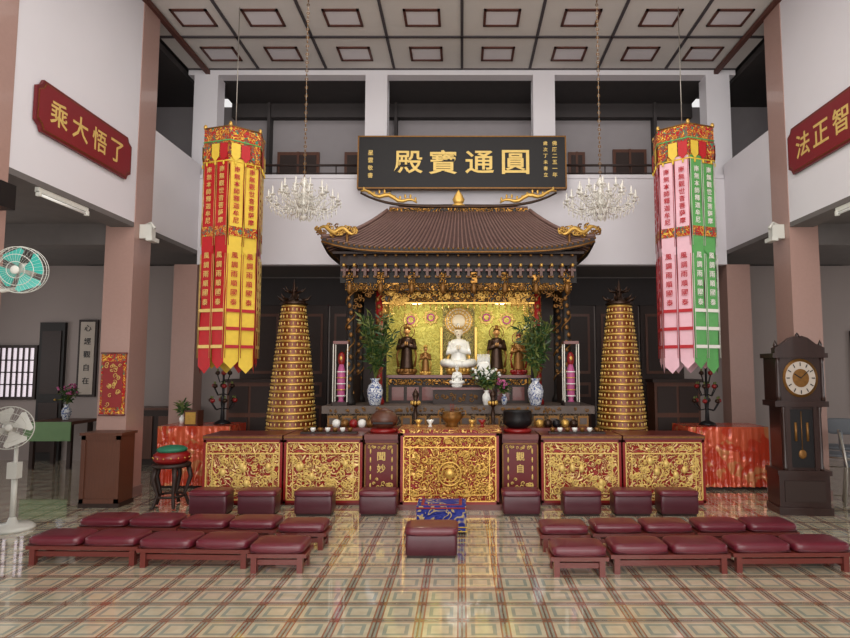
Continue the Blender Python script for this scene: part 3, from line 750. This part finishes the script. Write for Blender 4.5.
stool('brocade_kneeling_stool',-.2,6.10,.48,.34,.26,bro_blue)
def bench(x0,y0,n,w=.49,rot=0):
    b=MB(); d=.3; L=n*w
    b.M=Matrix.Translation((x0,y0,0))@Matrix.Rotation(rot,4,'Z')
    b.box(0,L,.02,d-.02,.12,.15,wood_r)
    b.box(.04,L-.04,.05,.08,.06,.1,wood_r);b.box(.04,L-.04,d-.08,d-.05,.06,.1,wood_r)
    for x in(.05,L-.05):
        for yy in(.05,d-.05): b.box(x-.022,x+.022,yy-.022,yy+.022,0,.12,wood_r)
        b.box(x-.015,x+.015,.05,d-.05,.03,.055,wood_r)
    for i in range(n): pad(b,w*(i+.5),d/2,.147,w-.025,d,.085)
    b.obj('kneeling_bench')
bench(-3.57,5.02,2,.465,D(-1.5)); bench(-2.62,4.94,2,.46,D(-2)); bench(-1.68,4.80,1,.46)
bench(-3.52,5.60,2,.46,D(-1.5)); bench(-2.57,5.53,2,.45,D(-1.5)); bench(-1.64,5.40,1,.44)
bench(.68,4.72,1,.45); bench(1.16,4.78,2,.47,D(1)); bench(2.13,4.82,2,.475,D(1))
bench(.68,5.34,1,.44); bench(1.15,5.38,2,.45,D(1)); bench(2.08,5.41,2,.455,D(1))
# ---------------------------------------------------------------- objects on altar tables
def singing_bowl(x,y,z,r):
    b=MB(); b.lathe([(r*.9,0),(r*1.0,.03),(r*.8,.05)],x,y,red_m,16,z=z)
    b.lathe([(r*.6,.05),(r*.95,.1),(r,.16),(r*.96,.25),(r,.26),(r*.9,.255),(r*.8,.12)],x,y,black_m,20,z=z); b.obj('singing_bowl')
singing_bowl(.68,7.42,.82,.18)
b=MB(); x,y,z=-.95,7.42,.82
b.lathe([(.17,0),(.18,.03),(.15,.05)],x,y,red_m,16,z=z); b.sup((x,y,z+.15),(.17,.15,.12),wood_b,nu=16,nv=9); b.box(x-.12,x+.12,y-.155,y-.12,z+.11,z+.13,black_m)
b.tube([(x-.1,y,z+.23),(x,y,z+.28),(x+.1,y,z+.23)],.025,wood_b,6)
b.obj('wooden_fish_drum')
def lotuslamp(x,y,z,h):
    b=MB(); b.lathe([(.07,0),(.05,.03),(.02,.06),(.03,h*.35),(.015,h*.5),(.05,h*.58),(.06,h*.62),(.02,h*.66),(.04,h*.8),(.045,h*.85),(.0,h)],x,y,bronze_m,12,z=z)
    for k in range(8): b.sup((x+.05*math.cos(k*pi/4),y+.05*math.sin(k*pi/4),z+h*.62),(.02,.02,.03),gold_m,nu=6,nv=4)
    b.obj('lotus_altar_lamp')
lotuslamp(.4,7.82,.84,.5); lotuslamp(-.6,7.82,.84,.5)
b=MB(); x,y,z=-.12,7.3,.90
b.lathe([(.08,0),(.06,.03),(.10,.07),(.13,.12),(.11,.16),(.13,.18),(.10,.165)],x,y,golddk_m,16,z=z)
for s in(-1,1): b.tube([(x+s*.11,y,z+.1),(x+s*.17,y,z+.13),(x+s*.16,y,z+.19),(x+s*.12,y,z+.17)],.010,golddk_m,6)
for k in range(3):b.cyl((x-.02+.02*k,y,z+.12),(x-.02+.02*k,y,z+.27),.003,red_m,n=4)
b.obj('incense_burner')
for i,(x,m) in enumerate(((-.52,gold_m),(-.38,white_m),(.12,gold_m),(.24,red_m))):
    b=MB(); b.lathe([(.03,0),(.015,.02),(.02,.04),(.05,.08),(.045,.082),(.02,.05)],x,7.25,m,12,z=.90); b.obj('offering_cup')
for x0,ms in((-1.62,(white_m,golddk_m,red_m)),(1.0,(gold_m,bronze_m,black_m))):
    b=MB()
    for k in range(5): b.lathe([(.04,0),(.055,.04),(.05,.08),(.02,.1)],x0+k*.11,7.82,ms[k%3],10,z=.84)
    b.obj('offering_jars')
def row(x0,n,z=.81):
    b=MB(); b.box(x0-.05,x0+n*.09,7.32,7.42,z,z+.02,wood_d)
    for k in range(n): b.lathe([(.02,0),(.035,.03),(.03,.05)],x0+k*.09,7.37,(golddk_m,white_m)[k%2],8,z=z+.02)
    b.obj('water_offering_cups')
row(-1.9,7); row(1.1,7)
def tree(x,y,z):
    b=MB(); b.lathe([(.12,0),(.1,.03),(.03,.06),(.02,.3),(.04,.34),(.015,.4),(.015,.8)],x,y,black_m,12,z=z)
    for t,(r,n,h) in enumerate(((.17,6,.3),(.13,6,.5),(.08,4,.68))):
        for k in range(n):
            a=2*pi*k/n+t; c,s=math.cos(a),math.sin(a)
            b.tube([(x,y,z+h-.08),(x+r*.6*c,y+r*.6*s,z+h-.1),(x+r*c,y+r*s,z+h)],.008,black_m,5)
            b.lathe([(.01,0),(.035,.02),(.03,.05),(.01,.06)],x+r*c,y+r*s,(red_m,bronze_m)[k%2],7,z=z+h)
            b.sup((x+r*c,y+r*s,z+h+.07),(.012,.012,.025),leaf2_m,nu=6,nv=4)
    b.sup((x,y,z+.83),(.03,.03,.05),red_m,nu=8,nv=5); b.obj('lotus_candle_tree')
tree(-3.36,8.5,.82); tree(3.38,8.35,.82)
plant('potted_fern',-3.95,8.55,.82,.2,.1,.12,leaf_m,10,seed=8,vm=white_m)
b=MB(); b.box(-3.78,-3.6,8.24,8.44,.82,1.02,wood_b); b.box(-3.76,-3.62,8.23,8.25,.84,1.0,gold_m); b.obj('donation_box')
# ---------------------------------------------------------------- drum stand
b=MB(); x,y=-3.38,7.1
b.ring((x,y,.48),.19,.025,wood_d); b.lathe([(.19,0),(.2,.02),(.19,.04)],x,y,wood_d,20,z=.46)
for k in range(5):
    a=k*2*pi/5+.3; c,s=math.cos(a),math.sin(a)
    b.tube([(x+.18*c,y+.18*s,.46),(x+.21*c,y+.21*s,.34),(x+.15*c,y+.15*s,.15),(x+.2*c,y+.2*s,.02),(x+.23*c,y+.23*s,.02)],[.028,.025,.018,.02,.012],wood_d,6)
b.ring((x,y,.13),.15,.015,wood_d)
b.lathe([(.15,0),(.2,.04),(.2,.1),(.16,.13)],x,y,red_m,20,z=.5)
for k in range(16): b.sup((x+.2*math.cos(k*pi/8),y+.2*math.sin(k*pi/8),.57),(.01,.01,.01),gold_m,nu=5,nv=4)
b.sup((x,y,.655),(.17,.17,.05),grn_c); b.obj('drum_on_stand')
b=MB(); b.box(-4.40,-3.95,7.04,7.34,.04,.82,wood_b); b.box(-4.42,-3.93,7.02,7.36,.82,.85,wood_b); b.box(-4.41,-3.94,7.03,7.35,0,.05,wood_d)
for a,c,e,f in((-4.40,-3.95,.05,.1),(-4.40,-3.95,.77,.82),(-4.40,-4.35,.05,.82),(-4.0,-3.95,.05,.82)): b.box(a,c,7.028,7.042,e,f,wood_b)
b.obj('wooden_cabinet')
b=MB(); b.box(-4.42,-4.12,7.375,7.395,1.03,1.78,carve_rb); b.box(-4.39,-4.15,7.365,7.38,1.12,1.68,redp_m)
scrolls(b,frame((-4.27,7.365,1.4),(1,0,0),(0,0,1)),.24,.56,26,.005,goldp_m,.03,41)
b.cyl((-4.43,7.38,1.03),(-4.11,7.38,1.03),.012,wood_r); b.cyl((-4.43,7.38,1.78),(-4.11,7.38,1.78),.012,wood_r)
b.obj('hanging_scroll')
# ---------------------------------------------------------------- fans
def fanhead(b,M,r,bm,cm):
    b.M=M
    for rr,yy in((r,0),(r*.98,-.05),(r*.98,.05),(r*.66,-.075),(r*.35,-.085)): b.ring((0,yy,0),rr,.003,cm,'y',n=32,m=4)
    for k in range(36):
        a=2*pi*k/36; c,s=math.cos(a),math.sin(a)
        b.tube([(.03*c,-.09,.03*s),(r*.6*c,-.08,r*.6*s),(r*.98*c,-.05,r*.98*s),(r*c,0,r*s),(r*.98*c,.05,r*.98*s),(.06*c,.08,.06*s)],.0011,cm,3)
    b.sup((0,-.095,0),(.035,.012,.035),cm); b.sup((0,.11,0),(.06,.08,.06),cm,.7,.7)
    for k in range(4):
        a=k*pi/2+.4; vs=[]
        for t,wd in((.12,.1),(.5,.55),(.85,.68),(.95,.5)):
            for s in(-1,1):
                an=a+s*wd*.9; vs.append((r*t*math.cos(an),s*.02,r*t*math.sin(an)))
        b.add(vs,[(0,1,3,2),(2,3,5,4),(4,5,7,6)],bm,True)
    b.M=None
b=MB(); fx,fy,fz=-3.70,4.98,2.42
fanhead(b,Matrix.Translation((fx,fy,fz))@Matrix.Rotation(D(12),4,'Z')@Matrix.Rotation(D(8),4,'X'),.195,teal_m,whitep_m)
b.tube([(fx,fy+.12,fz),(fx-.05,fy+.15,fz-.12),(-3.95,fy+.14,fz-.16),(-4.09,fy+.14,fz-.1)],.018,whitep_m,8); b.box(-4.1,-4.07,fy+.08,fy+.2,fz-.2,fz,whitep_m)
b.obj('wall_mounted_fan')
b=MB(); fx,fy,fz=-4.48,6.0,1.01
fanhead(b,Matrix.Translation((fx,fy,fz))@Matrix.Rotation(D(35),4,'Z')@Matrix.Rotation(D(-5),4,'X'),.21,whitep_m,whitep_m)
b.cyl((fx,fy+.12,.04),(fx,fy+.12,fz-.05),.018,whitep_m); b.lathe([(.2,0),(.2,.02),(.17,.045),(.05,.06),(.03,.12)],fx,fy+.12,whitep_m,20)
b.box(fx-.05,fx+.05,fy+.07,fy+.15,.5,.66,whitep_m); b.cyl((fx,fy+.12,.1),(fx,fy+.12,.55),.026,whitep_m)
b.obj('pedestal_fan')
for s in(-1,1):
    b=MB(); b.box(*sorted((s*4.095,s*3.94)),7.5,7.6,3.24,3.42,whitep_m); b.box(*sorted((s*3.98,s*3.90)),7.44,7.62,3.2,3.25,whitep_m)
    b.tube([(s*4.09,7.55,3.4),(s*3.95,7.5,3.44),(s*3.88,7.46,3.36)],.016,whitep_m,6); b.obj('floodlight_fixture')
    b=MB(); b.box(*sorted((s*4.16,s*4.12)),5.72,6.5,3.31,3.36,whitep_m); b.cyl((s*4.13,5.75,3.29),(s*4.13,6.47,3.29),.013,tube_m); b.box(*sorted((s*4.15,s*4.11)),5.72,5.75,3.27,3.32,whitep_m); b.box(*sorted((s*4.15,s*4.11)),6.47,6.5,3.27,3.32,whitep_m); b.obj('fluorescent_lamp')
b=MB(); b.box(-4.08,-3.93,5.0,5.18,2.98,3.2,black_m); b.lathe([(.065,0),(.05,.01),(.03,.02)],0,0,grid_m,14,M=frame((-4.0,5.0,3.06),(1,0,0),(0,0,1))); b.box(-4.1,-4.07,5.05,5.12,3.02,3.12,black_m); b.obj('wall_speaker')
# ---------------------------------------------------------------- grandfather clock
b=MB(); b.M=Matrix.Translation((3.77,6.86,0))@Matrix.Rotation(D(-6),4,'Z')@Matrix.Diagonal((.88,1,1.02,1))
W=.30;d=.17
b.box(-W-.02,W+.02,-d-.02,d,0,.08,clockw); b.box(-W,W,-d,d,.08,.42,clockw); b.box(-W-.02,W+.02,-d-.02,d,.42,.47,clockw)
b.box(-W+.06,W-.06,-d-.012,-d,.14,.36,wood_d)
w2=.24
b.box(-w2,w2,-d+.03,d,.47,1.15,clockw)
for s in(-1,1):
    b.box(s*.17-.03,s*.17+.03,-d+.0,-d+.04,.47,1.15,clockw); b.lathe([(.03,0),(.03,.03),(.02,.06),(.024,.3),(.02,.6),(.03,.66),(.03,.68)],s*.215,-d+.01,clockw,10,z=.47)
b.box(-.14,.14,-d+.02,-d+.032,.5,1.12,black_m)
b.cyl((0,-d+.018,1.1),(0,-d+.018,.68),.005,golddk_m); b.sup((0,-d+.018,.64),(.05,.01,.05),golddk_m)
for xx in(-.07,.07): b.cyl((xx,-d+.02,.78),(xx,-d+.02,.98),.016,golddk_m)
b.box(-W-.02,W+.02,-d-.02,d,1.15,1.21,clockw)
b.box(-W+.01,W-.01,-d,d,1.21,1.68,clockw)
for s in(-1,1): b.lathe([(.03,0),(.02,.05),(.024,.23),(.02,.4),(.03,.46)],s*.265,-d-.0,clockw,10,z=1.22)
Mf=frame((0,-d-.001,1.46),(1,0,0),(0,0,1))
b.lathe([(.21,0),(.21,.01),(.0,.012)],0,0,golddk_m,28,M=Mf,cap=False); b.lathe([(.18,.012),(.0,.016)],0,0,paper_m,28,M=Mf,cap=False); b.lathe([(.1,.018),(.0,.02)],0,0,golddk_m,24,M=Mf,cap=False)
for k in range(12):
    a=k*pi/6; b.box(-.005,.005,.13,.17,.016,.02,black_m,M=Mf@Matrix.Rotation(a,4,'Z'))
b.box(-.004,.004,0,.13,.022,.026,black_m,M=Mf@Matrix.Rotation(D(-50),4,'Z')); b.box(-.006,.006,0,.09,.022,.026,black_m,M=Mf@Matrix.Rotation(D(60),4,'Z'))
b.box(-W-.03,W+.03,-d-.03,d,1.68,1.73,clockw)
pts=[(-.3,0),(.3,0),(.3,.06),(.2,.1),(.1,.17),(.03,.19),(0,.17),(-.03,.19),(-.1,.17),(-.2,.1),(-.3,.06)]
b.poly(pts,.1,clockw,frame((0,-d+.08,1.73),(1,0,0),(0,0,1)))
b.lathe([(.02,0),(.03,.03),(.02,.05),(.0,.07)],0,-d+.03,clockw,8,z=1.89)
for s in(-1,1): b.lathe([(.02,0),(.03,.03),(.0,.09)],s*.27,-d+.03,clockw,8,z=1.79)
b.obj('grandfather_clock')
# ---------------------------------------------------------------- right aisle chairs + table
def chair(x,y,rot):
    b=MB(); b.M=Matrix.Translation((x,y,0))@Matrix.Rotation(rot,4,'Z')
    for sx in(-1,1):
        b.tube([(sx*.2,-.2,0),(sx*.2,-.2,.44),(sx*.2,.18,.44)],.014,silver_m,6); b.tube([(sx*.2,.22,0),(sx*.2,.18,.45),(sx*.19,.24,.85)],.014,silver_m,6)
    b.sup((0,0,.46),(.21,.21,.03),fur_m,.4,.4); b.sup((0,.225,.74),(.19,.02,.12),fur_m,.4,.4); b.tube([(-.2,-.2,.2),(.2,-.2,.2)],.01,silver_m,5); b.obj('folding_chair')
chair(4.72,7.15,D(60)); chair(4.95,8.1,D(50)); chair(5.5,8.8,D(-30))
b=MB(); b.box(-6.9,-6.2,9.6,10.3,.7,.75,wood_b)
for x in(-6.85,-6.25):
    for y in(9.7,10.2): b.box(x-.03,x+.03,y-.03,y+.03,0,.7,wood_d)
b.box(-6.92,-6.18,9.58,9.6,.45,.75,olive_m); b.obj('side_table')
plant('potted_flowers',-6.5,9.95,.752,.35,.2,.25,leaf_m,12,flower=pinkf_m,seed=12)
b=MB(); b.box(-5.6,-4.6,10.1,10.5,0,.9,wood_d); b.box(-5.63,-4.57,10.06,10.5,.9,.94,wood_b)
for x in(-5.35,-4.85): b.box(x-.2,x+.2,10.08,10.1,.1,.8,wood_b)
b.obj('wooden_sideboard')
# ---------------------------------------------------------------- lights
def area(name,loc,rot,sx,sy,e,c=(1,1,1)):
    l=bpy.data.lights.new(name,'AREA'); l.shape='RECTANGLE'; l.size=sx; l.size_y=sy; l.energy=e; l.color=c
    o=bpy.data.objects.new(name,l); o.location=loc; o.rotation_euler=rot; scn.collection.objects.link(o); return o
area('front_daylight_fill',(0,-2.6,3.4),(D(88),0,0),8,5.5,500,(1,.965,.92))  # unseen area lamp added behind the camera, standing in for open-front daylight
area('daylight_aisle_left',(-8.6,5.5,1.8),(0,D(-90),0),1.8,8,60,(1,.97,.95))
area('daylight_aisle_right',(8.6,5.5,1.8),(0,D(90),0),1.8,8,60,(1,.97,.95))
area('nave_fill_light',(0,4.5,6.2),(0,0,0),5,6,165,(1,.96,.91))  # unseen area lamp added below the ceiling as soft fill
area('gallery_fill_light',(0,9.9,6.22),(0,0,0),7.5,.4,14,(1,.97,.95))  # unseen area lamp added to brighten the gallery bays
for x in(-.6,.6):
    l=bpy.data.lights.new('shrine_point_light','POINT'); l.energy=9; l.color=(1,.9,.7); l.shadow_soft_size=.08  # bare point light inside the pavilion, no fixture modelled
    o=bpy.data.objects.new('shrine_point_light',l); o.location=(SX+x,8.5,2.4); scn.collection.objects.link(o)
w=bpy.data.worlds.new('World'); scn.world=w; w.use_nodes=True
bg=w.node_tree.nodes['Background']; bg.inputs[0].default_value=(1,.98,.97,1); bg.inputs[1].default_value=.85
# ---------------------------------------------------------------- camera
cd=bpy.data.cameras.new('camera'); co=bpy.data.objects.new('camera',cd); scn.collection.objects.link(co)
cd.sensor_width=36; cd.lens=25.41; cd.shift_x=-.0435; cd.clip_start=.05
co.location=(0,0,1.6); co.rotation_euler=(D(94.67),0,0); scn.camera=co
scn.view_settings.view_transform='Standard'
